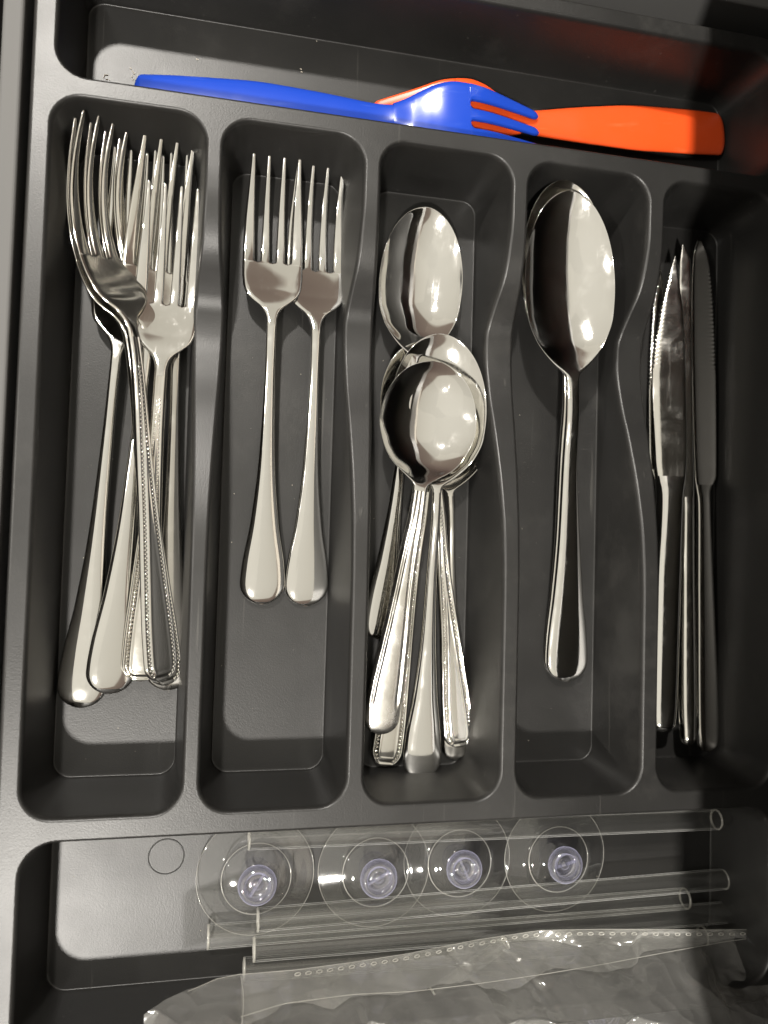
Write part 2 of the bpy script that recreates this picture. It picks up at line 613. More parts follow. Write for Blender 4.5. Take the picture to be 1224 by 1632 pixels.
# vertices of the outer loop in the triangulated sheet
first = {}
for i, o in enumerate(ov):
    for q in o:
        first[q] = i
prev = [first[i] for i in range(m)]
for lp in lips:
    cur = list(range(len(V), len(V) + m))
    V += lp
    for j in range(m):
        k = (j + 1) % m
        TF.append((prev[j], cur[j], cur[k], prev[k]))
    prev = cur
ro = tray_part('rim', V, TF, up=None)
nrm = []
for i, v in enumerate(ro.data.vertices):
    nrm.append((0, 0, 1) if (i < nb and v.co.z * 1000 + T_OFF.z > -0.2) else tuple(v.normal if v.normal.z > -0.5 else -v.normal))
bm = bmesh.new(); bm.from_mesh(ro.data); bmesh.ops.recalc_face_normals(bm, faces=bm.faces); bm.to_mesh(ro.data); bm.free()
if sum(p.normal.z * p.area for p in ro.data.polygons) < 0:
    ro.data.flip_normals()
ro.data.normals_split_custom_set_from_vertices([(0, 0, 1) if (i < nb and v.co.z * 1000 + T_OFF.z > -0.2) else tuple(v.normal) for i, v in enumerate(ro.data.vertices)])

# faint round moulding ring on the floor of the wide front compartment
q = unproj(265, 1365, -DEPTH)
prof = [(6.6, 0.0), (6.75, 0.22), (7.0, 0.22), (7.15, 0.0)]
v, f = lathe(prof, 48)
new_mesh('moulding_ring', [(a + q.x - T_OFF.x, b + q.y - T_OFF.y, c + q.z - T_OFF.z + 0.01) for a, b, c in v], f, TRAY, tray)

# ------------------------------------------------------------------ drawer around the tray, countertop over its back
def box(x0, x1, y0, y1, z0, z1, bev=0.8):
    bm = bmesh.new()
    bmesh.ops.create_cube(bm, size=1)
    for v in bm.verts:
        v.co = ((x0 + x1) / 2 + v.co.x * (x1 - x0), (y0 + y1) / 2 + v.co.y * (y1 - y0), (z0 + z1) / 2 + v.co.z * (z1 - z0))
    bmesh.ops.bevel(bm, geom=list(bm.edges), offset=bev, segments=3, affect='EDGES', profile=0.5)
    V = [tuple(v.co) for v in bm.verts]
    idx = {v: i for i, v in enumerate(bm.verts)}
    F = [tuple(idx[v] for v in f.verts) for f in bm.faces]
    bm.free()
    return V, F


drawer = empty('drawer', (80, 20, -50))
drawer['kind'] = 'structure'
def dpart(name, b, mat):
    V, F = b
    return new_mesh(name, [(v[0] - 80, v[1] - 20, v[2] + 50) for v in V], F, mat, drawer, smooth=False)
dpart('front_panel', box(-80.5, -73.2, -260, 300, -48, -0.5, 1.2), DRAWER)
dpart('side_panel', box(-73.0, 262, 241, 252, -48, 0, 1.2), DRAWER)
dpart('side_panel', box(-73.0, 262, -246, -236, -48, 4, 1.2), DRAWER)
dpart('base', box(-73.0, 262, -235.8, 235.8, -46, -37.5, 0.5), DRAWERBASE)
counter = new_mesh('countertop', *box(165, 800, -900, 900, 90, 128, 2.0), COUNTER, smooth=False)
counter['kind'] = 'structure'
splash = new_mesh('backsplash_wall', *box(801, 830, -900, 900, 80, 1400, 2.0), SPLASH, smooth=False)
splash['kind'] = 'structure'

# ------------------------------------------------------------------ cutlery
FLOOR = -DEPTH


def frame_from(A, B, roll=0.0):
    A = Vector(A); B = Vector(B)
    y = (B - A).normalized()
    z = Vector((0, 0, 1)); z = (z - y * z.dot(y)).normalized()
    x = y.cross(z)
    M = Matrix((x, y, z)).transposed().to_4x4() @ Matrix.Rotation(math.radians(roll), 4, 'Y')
    M.translation = A * MM
    return M, (B - A).length


# control outlines, s = 0 at the handle's end, 1 at the tip; widths in mm for the half width
PLAIN_W = ([0, .05, .085, .18, .316, .434, .53, .60, .66], [9.2, 9.2, 8.7, 5.9, 3.5, 2.6, 2.15, 2.1, 2.3])
SPOON_W = ([0, .05, .085, .18, .316, .434, .53, .60, .66], [9.2, 9.2, 8.8, 6.7, 4.6, 3.5, 3.0, 2.8, 2.9])
BEAD_W = ([0, .04, .085, .18, .316, .434, .53, .60, .66], [7.4, 7.4, 7.2, 6.0, 4.2, 3.2, 2.6, 2.4, 2.4])
RIDGE_W = ([0, .04, .10, .22, .36, .48, .56, .62, .66], [7.6, 7.6, 7.4, 6.2, 4.6, 3.7, 3.2, 3.0, 3.2])


def handle_mesh(L, style, s1, zprof, scale=1.0, n=90):
    xs, ws = {'plain': PLAIN_W, 'broad': SPOON_W, 'bead': BEAD_W, 'ridge': RIDGE_W}[style]
    r = (3.2 if ws[0] > 9.5 else {'plain': 8.6, 'broad': 8.8, 'bead': 7.0, 'ridge': 6.4}[style] * scale) / L
    s = np.concatenate([r * (1 - np.cos(np.linspace(0, math.pi / 2, 16)))[:-1], np.linspace(r, s1, n - 15)])
    w = pchip(xs, ws, s) * scale
    capf = np.sqrt(np.clip(1 - ((r - np.minimum(s, r)) / r)**2, 0.0, 1))
    w = np.maximum(w * capf, 0.6)
    zc = zprof(s)
    th = pchip([0, .1, .3, .5, .66, 1], [2.0, 2.0, 2.4, 3.0, 2.6, 2.4], s) * np.maximum(0.35, np.minimum(1, capf * 1.4))
    dome = pchip([0, .1, .3, .5, .62, .7], [1.0, 1.0, 0.9, 0.7, 0.3, 0.0], s) * (0.55 if style == 'broad' else 1.0) * np.clip(capf, 0.0, 1)**2

    def zf(X, t):
        z = zc[:, None] + dome[:, None] * (1 - t**2)
        if style == 'bead':
            a = np.abs(X) / np.maximum(w[:, None], .3)
            d = w[:, None] - np.abs(X)
            wide = np.clip((w[:, None] - 1.6) / 2.5, 0, 1)
            yy = (s * L)[:, None]
            d = np.minimum(d, yy + 0.0 * X)
            z = z + 0.55 * np.exp(-((d - 0.8) / 0.55)**2) * wide - 0.45 * np.exp(-((d - 2.0) / 0.7)**2) * wide + 0.35 * np.exp(-((d - 3.2) / 0.45)**2) * wide
        if style == 'ridge':
            d = w[:, None] - np.abs(X)
            fade = np.clip((s[:, None] * L - 11) / 3, 0, 1) * np.clip((w[:, None] - 1.5) / 2, 0, 1)
            z = z - 0.55 * np.exp(-((d - 2.3) / 0.5)**2) * fade + 0.3 * np.exp(-((d - 1.2) / 0.6)**2) * fade
        return z
    m = 17 if style in ('plain', 'broad') else 41
    rings = slab(s * L, -w, w, zf, th, m)
    beads = []
    if style == 'bead':
        # a row of pearls that follows the edge, in from it by 2 mm
        inset = 2.0
        pts = []
        sd = np.linspace(0.0, s1 * 0.93, 1200)
        wd = pchip(xs, ws, sd) * scale
        cf = np.sqrt(np.clip(1 - ((r - np.minimum(sd, r)) / r)**2, 0, 1))
        wd = wd * cf
        path = [(-(max(wi - inset, 0.25 if si * L > 12 else 0)), si * L) for si, wi in zip(sd, wd) if si * L >= inset][::-1]
        path = path + [(-x, y) for x, y in path[::-1]]
        pitch = 1.55; acc = 0.0; last = None
        for x, y in path:
            if last is None:
                last = (x, y); continue
            acc += math.hypot(x - last[0], y - last[1]); last = (x, y)
            if acc >= pitch:
                acc -= pitch
                zz = float(zprof(np.array([y / L]))[0]) + float(np.interp(y / L, s, dome)) * 0.7 + float(np.interp(y / L, s, th)) * 0.5
                beads.append((x, y, zz))
    return rings, beads


BEAD_V, BEAD_F = [], []
def _bead():
    v = []
    for j in range(3):
        a = math.pi / 2 * j / 3
        for i in range(8):
            b = 2 * math.pi * i / 8
            v.append((math.cos(b) * math.cos(a), math.sin(b) * math.cos(a), math.sin(a)))
    v.append((0, 0, 1))
    f = []
    for j in range(2):
        for i in range(8):
            k = (i + 1) % 8
            f.append((j * 8 + i, j * 8 + k, (j + 1) * 8 + k, (j + 1) * 8 + i))
    for i in range(8):
        f.append((16 + i, 16 + (i + 1) % 8, 24))
    return v, f
BEAD_V, BEAD_F = _bead()


def bead_object(beads, mat, parent):
    parts = []
    for x, y, z in beads:
        parts.append(([(a * 0.62 + x, b * 0.62 + y, c * 0.55 + z - 0.35) for a, b, c in BEAD_V], BEAD_F))
    o = new_mesh('beading', *merge(parts), mat, parent)
    o['kind'] = 'stuff'
    return o


def zfork(scale=1.0, tipz=0.0):
    c = ([0, .1, .3, .45, .56, .62, .68, .73, .77, .82, .88, .94, 1.0],
         [0, .3, .9, 1.6, 2.3, 2.0, 0.2, -2.8, -5.0, -6.5, -6.5, -4.4, tipz])
    return lambda s: smooth(c[0], np.array(c[1]) * scale, s)


HEAD_S = [.60, .627, .645, .660, .675, .69, .71, .74, .77, .85, .93, 1.0]
HEAD_W = [2.1, 2.15, 2.9, 4.6, 8.0, 10.6, 11.8, 12.3, 12.3, 11.9, 10.8, 9.8]


def make_fork(label, A, B, style='plain', roll=0.0, mat=None, tail_mat=None, group=None, wscale=1.0, tines=4, th0=1.5, zp=None,
              root=0.765, cat='fork', name='dinner_fork', hs=1.0, head=None, tipw=0.62, slotw=1.05, tine_up=0.0):
    mat = mat or STEEL
    M, L = frame_from(A, B, roll)
    zp = zp or zfork()
    o = empty(name, mat=M)
    tag(o, label, cat, group)
    s1 = 0.615
    rings, beads = handle_mesh(L, style, s1, zp, hs)
    v, f = ring_mesh(rings, True, False)
    h = new_mesh('handle', v, f, tail_mat or mat, o)
    if beads:
        bead_object(beads, tail_mat or mat, h)
    hs_, hw_ = head or (HEAD_S, HEAD_W)
    # one plate from the neck to the tips, slotted between the tines
    c = 7
    wj = np.interp(s1, *{'plain': PLAIN_W, 'broad': SPOON_W, 'bead': BEAD_W, 'ridge': RIDGE_W}[style]) * hs
    cup = lambda ss: np.interp(ss, [.62, .70, .80, 1.0], [0.0, 0.9, 0.9, 0.3])
    wr = float(pchip(hs_, hw_, np.array([root]))[0]) * wscale
    wt = float(pchip(hs_, hw_, np.array([1.0]))[0]) * wscale
    base_t = np.sin(np.linspace(-math.pi / 2, math.pi / 2, c))       # across one tine
    sw = slotw * wscale
    rows_h = np.concatenate([np.linspace(s1, root - 0.012, 44), np.linspace(root - 0.010, root, 5)])
    dist_u = np.concatenate([np.array([.02, .1, .25, .5, .75, 1.0]) * sw / L, np.linspace(0, 1, 46)[1:]**1.0 * 0 + np.linspace(sw / L, 1 - root, 46)[1:]])
    rows_t = root + dist_u
    tail_rows = np.array([0.9985, 0.9994, 1.0])
    rows_t = np.concatenate([rows_t[rows_t < 0.997], [0.9975], tail_rows])
    V_top = []; V_th = []; F = []
    ncol = tines * (c - 1) + 1
    tfrac = np.concatenate([(-1 + 2 * (k + (base_t[:-1] + 1) / 2) / tines) for k in range(tines)] + [[1.0]])

    def zsurf(x, ss):
        return float(zp(np.array([ss]))[0]) - float(cup(ss)) * (1 - (x / 12.3)**2)
    for ss in rows_h:
        w = float(pchip(hs_, hw_, np.array([ss]))[0]) * wscale
        w = w + (wj - hw_[0] * wscale) * max(0.0, 1 - (ss - s1) / 0.03)
        thk = float(pchip([0, .615, .66, .70, 1.0], [2.6, 2.7, 2.0, th0, th0], np.array([ss]))[0])
        dm = float(np.interp(ss, [.615, .66], [0.3, 0]))
        for tf in tfrac:
            x = w * tf
            V_top.append((x, ss * L, zsurf(x, ss) + dm * (1 - tf**2)))
            V_th.append(thk * max(0.12, math.sqrt(max(0, 1 - abs(tf)**(12 if ss > .66 else 6)))))
    nh = len(rows_h)
    for i in range(nh - 1):
        for j in range(ncol - 1):
            F.append((i * ncol + j, i * ncol + j + 1, (i + 1) * ncol + j + 1, (i + 1) * ncol + j))
    roots = np.linspace(-wr, wr, tines + 1)
    tip_c = np.linspace(-(wt - tipw), wt - tipw, tines)
    for k in range(tines):
        prev = [(nh - 1) * ncol + k * (c - 1) + j for j in range(c)]
        for ss in rows_t:
            u = (ss - root) / (1 - root)
            d = (ss - root) * L
            hslot = math.sqrt(max(0, sw**2 - (sw - d)**2)) if d < sw else sw
            lo = roots[k] + (hslot if k > 0 else 0)
            hi = roots[k + 1] - (hslot if k < tines - 1 else 0)
            ease = u**1.1
            lo = lo * (1 - ease) + (tip_c[k] - tipw) * ease
            hi = hi * (1 - ease) + (tip_c[k] + tipw) * ease
            wo = float(pchip(hs_, hw_, np.array([ss]))[0]) * wscale
            if k == 0:
                lo = min(-wo, hi - 2 * tipw)
            if k == tines - 1:
                hi = max(wo, lo + 2 * tipw)
            td = (1 - ss) * L
            rr = tipw * 1.6
            cp = max(0.10, math.sqrt(max(0, 1 - ((rr - min(td, rr)) / rr)**2)))
            mid = (lo + hi) / 2; hw = (hi - lo) / 2 * cp
            thk = np.interp(u, [0, .3, 1], [th0, th0, th0 * 0.8]) * max(cp, 0.4)
            rnd = min(1.0, d / (1.2 * sw))
            cur = list(range(len(V_top), len(V_top) + c))
            for bt in base_t:
                x = mid + hw * bt
                V_top.append((x, ss * L, zsurf(x, ss)))
                outer_edge = (k == 0 and bt < 0) or (k == tines - 1 and bt > 0)
                e = math.sqrt(max(0, 1 - abs(bt)**8))
                e = e if outer_edge else 1 - (1 - e) * rnd
                V_th.append(thk * max(0.12, e))
            for j in range(c - 1):
                F.append((prev[j], prev[j + 1], cur[j + 1], cur[j]))
            prev = cur
    nv = len(V_top)
    top = [(x, y, z + t / 2) for (x, y, z), t in zip(V_top, V_th)]
    bot = [(x, y, z - t / 2) for (x, y, z), t in zip(V_top, V_th)]
    count = {}
    for q in F:
        for a_, b_ in zip(q, q[1:] + q[:1]):
            count[(min(a_, b_), max(a_, b_))] = count.get((min(a_, b_), max(a_, b_)), 0) + 1
    side = []
    for q in F:
        for a_, b_ in zip(q, q[1:] + q[:1]):
            if count[(min(a_, b_), max(a_, b_))] == 1 and not (a_ < ncol and b_ < ncol):
                side.append((b_, a_, a_ + nv, b_ + nv))
    faces = F + [tuple(i + nv for i in reversed(q)) for q in F] + side
    new_mesh('head', top + bot, faces, mat, o)
    return o


def make_spoon(label, A, B, bowl, width, depth, style='plain', roll=0.0, mat=None, tail_mat=None, group=None, name='tablespoon',
               hs=1.0, round_=False, arch=0.55):
    """bowl = share of the length taken by the bowl, width = half width in mm"""
    mat = mat or STEEL
    M, L = frame_from(A, B, roll)
    o = empty(name, mat=M)
    tag(o, label, 'spoon', group)
    s0 = 1 - bowl
    sj = s0 - 0.005
    zc_x = [0, .1 * s0 / .62, .3 * s0 / .62, .5 * s0 / .62, .88 * s0, s0, s0 + .12 * bowl, s0 + .3 * bowl, s0 + .6 * bowl, s0 + .85 * bowl, 1.0]
    zc_y = [0, .6, 2.8, 5.8, 8.6, 8.2, 6.6, 4.6, 2.2, 0.8, 0.0]
    zp = lambda s: smooth(zc_x, np.array(zc_y) * arch, s)
    # the handle outlines end at s = 0.615: squeeze them to this spoon's neck
    xs, ws = {'plain': PLAIN_W, 'broad': SPOON_W, 'bead': BEAD_W, 'ridge': RIDGE_W}[style]
    k = sj / 0.615
    zk = lambda s: zp(s * k)
    rings, beads = handle_mesh(L, style, 0.615, zk, hs)
    rings[:, :, 1] *= k
    v, f = ring_mesh(rings, True, False)
    h = new_mesh('handle', v, f, tail_mat or mat, o)
    if beads:
        bead_object([(x, y * k, z) for x, y, z in beads], tail_mat or mat, h)
    wj = float(np.interp(0.615, xs, ws)) * hs
    # bowl
    n = 70
    s = stations(n, False, True, sj, 1.0)
    u = (s - s0) / bowl
    if round_:
        cu = [-.03, 0, .03, .06, .095, .19, .32, .50, .60, 1.0]
        cw = [0, 0, .07, .18, .32, .65, .87, 1.0, .99, 0.0]
    else:
        cu = [-.03, 0, .03, .05, .08, .15, .22, .34, .50, .60, 1.0]
        cw = [0, 0, .10, .21, .36, .61, .79, .95, 1.0, .98, 0.0]
    w = wj + 0.0 * s
    shape = pchip(cu, cw, u)
    # the far half is close to an ellipse
    shape = np.where(u > .5, np.sqrt(np.clip(1 - np.abs((u - .5) / .5)**2.1, 0, 1)), shape)
    w = np.where(u < 0.5, np.sqrt(wj**2 * np.clip(1 - u * 2.2, 0, 1)**2 + (shape * width)**2), shape * width)
    w = np.maximum(w, 0.2)
    zc = zp(s)
    prof = pchip([-.05, 0.02, .10, .22, .40, .58, .76, .90, 1.0], [0, 0, .25, .66, .96, 1.0, .82, .45, 0.0], u) * depth
    th = pchip([-.05, 0, .1, .2, 1], [2.6, 2.5, 1.9, 1.3, 1.1], u)
    dome0 = np.interp(u, [-.03, .06], [0.3, 0])

    def zf(X, t):
        return zc[:, None] + dome0[:, None] * (1 - t**2) - prof[:, None] * np.clip(1 - t**2, 0, 1)**0.85
    v, f = ring_mesh(slab(s * L, -w, w, zf, th, 41, 10), False, True)
    new_mesh('bowl', v, f, mat, o)
    return o


def make_knife(label, A, B, outline, roll=0.0, mat=None, hmat=None, group=None, name='table_knife', serr=None, bolster=0.36, hth=5.0, dome=1.2):
    """outline: list of (s, left mm, right mm) seen from above; serr = (s0, s1, side) for a toothed edge"""
    mat = mat or STEEL2
    M, L = frame_from(A, B, roll)
    o = empty(name, mat=M)
    tag(o, label, 'knife', group)
    a = np.array(outline)
    s = stations(60, True, False, 0, bolster)
    xl = pchip(a[:, 0], a[:, 1], s); xr = pchip(a[:, 0], a[:, 2], s)
    r = 4.0 / L
    cp = np.maximum(np.sqrt(np.clip(1 - ((r - np.minimum(s, r)) / r)**2, 0, 1)), 0.06)
    mid = (xl + xr) / 2; hw = (xr - xl) / 2 * cp
    th = hth * np.interp(s, [0, bolster * .5, bolster * .95, bolster], [1.1, 1, .8, .42]) * np.maximum(cp, .3)
    zf = lambda X, t: 0.0 * X + dome * 0.3 * (1 - t**2)
    v, f = ring_mesh(slab(s * L, mid - hw, mid + hw, zf, th, 17, 3.0), True, False)
    new_mesh('handle', v, f, hmat or mat, o)
    n = 520
    s = np.concatenate([np.linspace(bolster, 0.985, n), np.linspace(0.9865, 1.0, 12)])
    xl = pchip(a[:, 0], a[:, 1], s); xr = pchip(a[:, 0], a[:, 2], s)
    if serr:
        wv = np.abs(((s * L) / 1.9) % 1.0 - 0.5) * 1.7 * np.clip((s - serr[0]) * 60, 0, 1) * np.clip((serr[1] - s) * 60, 0, 1)
        if serr[2] < 0:
            xl = xl + wv
        else:
            xr = xr - wv
    th = np.interp(s, [bolster, bolster + .03, 1.0], [hth * .42, 1.6, 0.7])
    zf = lambda X, t: 0.0 * X
    sharp = 5.0
    v, f = ring_mesh(slab(s * L, xl, np.maximum(xr, xl + .25), zf, th, 13, sharp), False, True)
    b = new_mesh('blade', v, f, mat, o)
    return o


def P(px, py, h):
    """photo pixel -> mm point h mm above the floor of the tray"""
    return unproj(px, py, FLOOR + h)


G1 = 'forks heaped in the first slot'
# slot 1: six forks in a heap
make_fork('smooth fork lowest in the fork heap, its broad handle end reaching out farthest',
          P(127, 1128, 2.0), P(222, 240, 10), 'plain', 0, STEEL, None, G1)
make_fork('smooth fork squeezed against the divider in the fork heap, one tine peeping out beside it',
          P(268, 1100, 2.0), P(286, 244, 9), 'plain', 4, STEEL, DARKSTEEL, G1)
make_fork('smooth fork with long tines behind the bright beaded fork, pale broad handle end',
          P(173, 1106, 4.5), P(271, 217, 16), 'plain', 10, STEEL2, STEEL, G1)
make_fork('bright beaded fork face up on the fork heap, its tine tips lower than the others',
          P(223, 1086, 6.5), P(277, 294, 19), 'bead', 2, STEEL, STEEL2, G1)
make_fork('tilted beaded fork nested directly under the dark topmost fork of the heap',
          P(266, 1092, 6.6), P(158, 196, 19), 'bead', 33, STEEL2, STEEL2, G1, zp=zfork(1.7))
make_fork('dark beaded fork on top of the heap, rolled sideways, handle crossing over the others',
          P(258, 1086, 10.5), P(170, 187, 24), 'bead', 38, STEEL2, STEEL, G1, zp=zfork(1.7))

G2 = 'pair of salad forks in the second slot'
make_fork('lower smooth fork of the overlapping pair, its tine tips nearer the spoon slot',
          P(487, 966, 1.6), P(512, 260, 12.0), 'plain', 2, STEEL, None, G2, name='salad_fork')
make_fork('upper smooth fork of the overlapping pair, nearer the heap of forks',
          P(417, 963, 2.6), P(442, 243, 15.0), 'plain', 0, STEEL, None, G2, name='salad_fork')

G3 = 'spoons piled in the third slot'
make_spoon('oval teaspoon with pointed bowl above the pile of round spoons',
           P(603, 1019, 2.0), P(684, 331, 11), .36, 18.6, 8.5, 'plain', 4, STEEL, None, G3, 'teaspoon', hs=.82)
make_spoon('smooth round spoon at the bottom of the pile, handle end peeking past a beaded one',
           P(727, 1210, 1.5), P(706, 562, 5), .35, 19.5, 7, 'plain', -4, STEEL2, None, G3, 'soup_spoon', hs=.72)
make_spoon('beaded round spoon whose handle end shows below the satin ridged handle',
           P(613, 1221, 3.0), P(706, 548, 9), .35, 20, 7, 'bead', 0, STEEL, STEEL2, G3, 'soup_spoon', hs=.95)
make_spoon('beaded round spoon whose handle slants away from the other handles toward the wide gap',
           P(733, 1191, 4.0), P(668, 545, 12), .35, 20, 7, 'bead', 0, STEEL, STEEL2, G3, 'soup_spoon', hs=.95)
make_spoon('round spoon with smooth handle down the middle, second from the top of the pile',
           P(671, 1242, 6.0), P(704, 532, 16), .35, 20.5, 8, 'plain', -4, STEEL, None, G3, 'soup_spoon', hs=.88)
make_spoon('topmost round spoon of the pile with a satin ridged handle and bright bowl',
           P(604, 1170, 7.0), P(697, 576, 20), .34, 20.6, 8.5, 'ridge', 0, STEEL, SATIN, G3, 'soup_spoon', round_=True)

G4 = 'pair of tablespoons in the fourth slot'
make_spoon('lower tablespoon of the stacked pair, only its bowl rim and handle edge showing',
           P(898, 1081, 1.6), P(900, 287, 25), .375, 20.0, 9, 'broad', 0, STEEL2, None, G4, hs=1.03)
make_spoon('upper tablespoon of the stacked pair with a bright glint in its bowl',
           P(903, 1086, 4.2), P(908, 304, 28), .375, 19.8, 8.0, 'broad', -5, STEEL, None, G4, hs=1.03)

G5 = 'knives in the fifth slot'
make_knife('steak knife mostly hidden behind the toothed one, its sharp point and bolster showing',
           P(1060, 1160, 4), P(1050, 416, 6), [(0, -5, 5), (.3, -5.5, 5), (.52, -5, 4), (.56, -6.2, 3.5), (.75, -5.6, 3.6), (.9, -3.4, 3), (1, -.2, .4)],
           -10, STEEL2, None, G5, 'steak_knife', serr=(.72, .97, -1), bolster=.55)
make_knife('steak knife with bright toothed edge lying on top with a wide flat handle',
           P(1054, 1166, 13), P(1076, 408, 13), [(0, -5.8, 5.6), (.06, -6.8, 6.4), (.3, -7.0, 6.6), (.48, -5.2, 6.8), (.54, -6.2, 7.6), (.76, -8.6, 5.8), (.88, -6.2, 4.0), (.95, -3.2, 2.0), (1, -.2, .3)],
           -21, STEEL2, STEEL, G5, 'steak_knife', serr=(.75, .97, -1), bolster=.53, hth=5.5)
make_knife('slim table knife on its edge between the toothed steak knife and the dark knife',
           P(1096, 1188, 12), P(1092, 390, 12), [(0, -3.4, 3.4), (.1, -4.0, 3.8), (.35, -3.2, 3.4), (.48, -2.6, 3.4), (.6, -2.2, 3.0), (.85, -3.0, 2.8), (.96, -2.6, 2.4), (1, -1.4, -.6)],
           -20, STEEL2, STEEL2, G5, 'table_knife', bolster=.49, hth=5)
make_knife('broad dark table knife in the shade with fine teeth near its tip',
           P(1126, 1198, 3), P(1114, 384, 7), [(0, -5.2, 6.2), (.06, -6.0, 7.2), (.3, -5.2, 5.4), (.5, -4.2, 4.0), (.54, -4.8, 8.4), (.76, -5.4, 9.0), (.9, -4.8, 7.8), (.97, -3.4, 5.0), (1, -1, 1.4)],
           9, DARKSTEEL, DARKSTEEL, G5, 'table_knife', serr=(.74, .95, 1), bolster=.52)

# ------------------------------------------------------------------ plastic forks in the back compartment
PL_S = [.50, .56, .60, .64, .68, .72, .76, .82, .90, 1.0]
PL_W = [5.2, 5.0, 5.4, 7.2, 10.2, 12.6, 13.6, 13.0, 11.4, 9.2]


def zplastic(s):
    """they lie face down: the back of the head arches up and the tines droop"""
    return smooth([0, .12, .35, .52, .60, .68, .75, .82, .90, 1.0], [0, 1.0, 2.0, 1.6, 2.2, 6.0, 9.0, 9.0, 5.6, 0], s)


PLAIN_PW = ([0, .03, .12, .25, .40, .50, .58, .62, .66], [9.8, 10.2, 10.6, 10.6, 8.8, 7.0, 5.4, 5.0, 5.0])
PLAIN_W_KEEP = PLAIN_W
PLAIN_W = PLAIN_PW
G6 = 'plastic forks in the back compartment'
make_fork('orange plastic fork pointing the other way, its handle end in shadow',
          (231, 200, FLOOR + 4), (60, 183, FLOOR + 5), 'plain', 0, ORANGE, None, G6, tines=3, th0=2.4,
          zp=zplastic, root=.80, name='plastic_fork', head=(PL_S, PL_W[:-2] + [10.0, 6.4]), tipw=1.7, slotw=1.8)
make_fork('blue plastic fork against the divider, tines lying across the orange fork',
          (-38.5, 176.0, FLOOR + 6), (134, 184, FLOOR + 10), 'plain', -4, BLUE, None, G6, tines=3, th0=2.4,
          zp=zplastic, root=.80, name='plastic_fork', head=(PL_S, PL_W), tipw=1.7, slotw=1.8)
PLAIN_W = PLAIN_W_KEEP

# ------------------------------------------------------------------ clear straws
def straw(label, a, b, r=4.2, wall=0.55):
    A = Vector(a); B = Vector(b)
    M, L = frame_from(A, B)
    n = 28
    ys = [0, 0.4, L * .25, L * .5, L * .75, L - 0.4, L]
    def tube(rad):
        V = []
        for y in ys:
            for i in range(n):
                t = 2 * math.pi * i / n
                V.append((rad * math.cos(t), y, rad * math.sin(t)))
        return V
    Vo = tube(r); Vi = tube(r - wall)
    F = []
    no = len(Vo)
    k = len(ys)
    for j in range(k - 1):
        for i in range(n):
            q = (i + 1) % n
            F.append((j * n + i, (j + 1) * n + i, (j + 1) * n + q, j * n + q))
            F.append((no + j * n + i, no + j * n + q, no + (j + 1) * n + q, no + (j + 1) * n + i))
    for i in range(n):
        q = (i + 1) % n
        F.append((i, q, no + q, no + i))
        e = (k - 1) * n
        F.append((e + i, no + e + i, no + e + q, e + q))
    o = new_mesh('drinking_straw', Vo + Vi, F, STRAWMAT)
    o.matrix_world = M
    for ye in (0.0, L):
        v = []; f = []
        rj = random.Random(int(L * 100 + ye))
        for i in range(n):
            t = 2 * math.pi * i / n
            g = 0.30 + 0.16 * rj.random()
            for k2 in range(6):
                t2 = 2 * math.pi * k2 / 6
                rr = r - wall / 2 + g * math.cos(t2)
                v.append((rr * math.cos(t), ye + g * 1.3 * math.sin(t2), rr * math.sin(t)))
        for i in range(n):
            q = (i + 1) % n
            for k2 in range(6):
                k3 = (k2 + 1) % 6
                f.append((i * 6 + k2, q * 6 + k2, q * 6 + k3, i * 6 + k3))
        new_mesh('bright_cut_end', v, f, ZIPMAT, o)  # pale ring paints the sparkle of the cut end
    tag(o, label, 'straw', 'clear straws in the front compartment')
    return o


straw('clear straw lying alone along the divider above the suction cups', P(397, 1336, 18), P(1142, 1306, 18), 4.3)
straw('clear straw nearest below the suction cups', P(411, 1466, 8), P(1153, 1401, 8), 4.4)
straw('clear straw poking out farthest to the side past the other ends', P(332, 1493, 4.6), P(1092, 1432, 4.6), 4.5)
straw('clear straw between the bag and the other straws', P(405, 1513, 9), P(1158, 1454, 9), 4.5)
straw('clear straw half under the plastic bag', P(389, 1545, 5), P(1120, 1492, 5), 4.4)

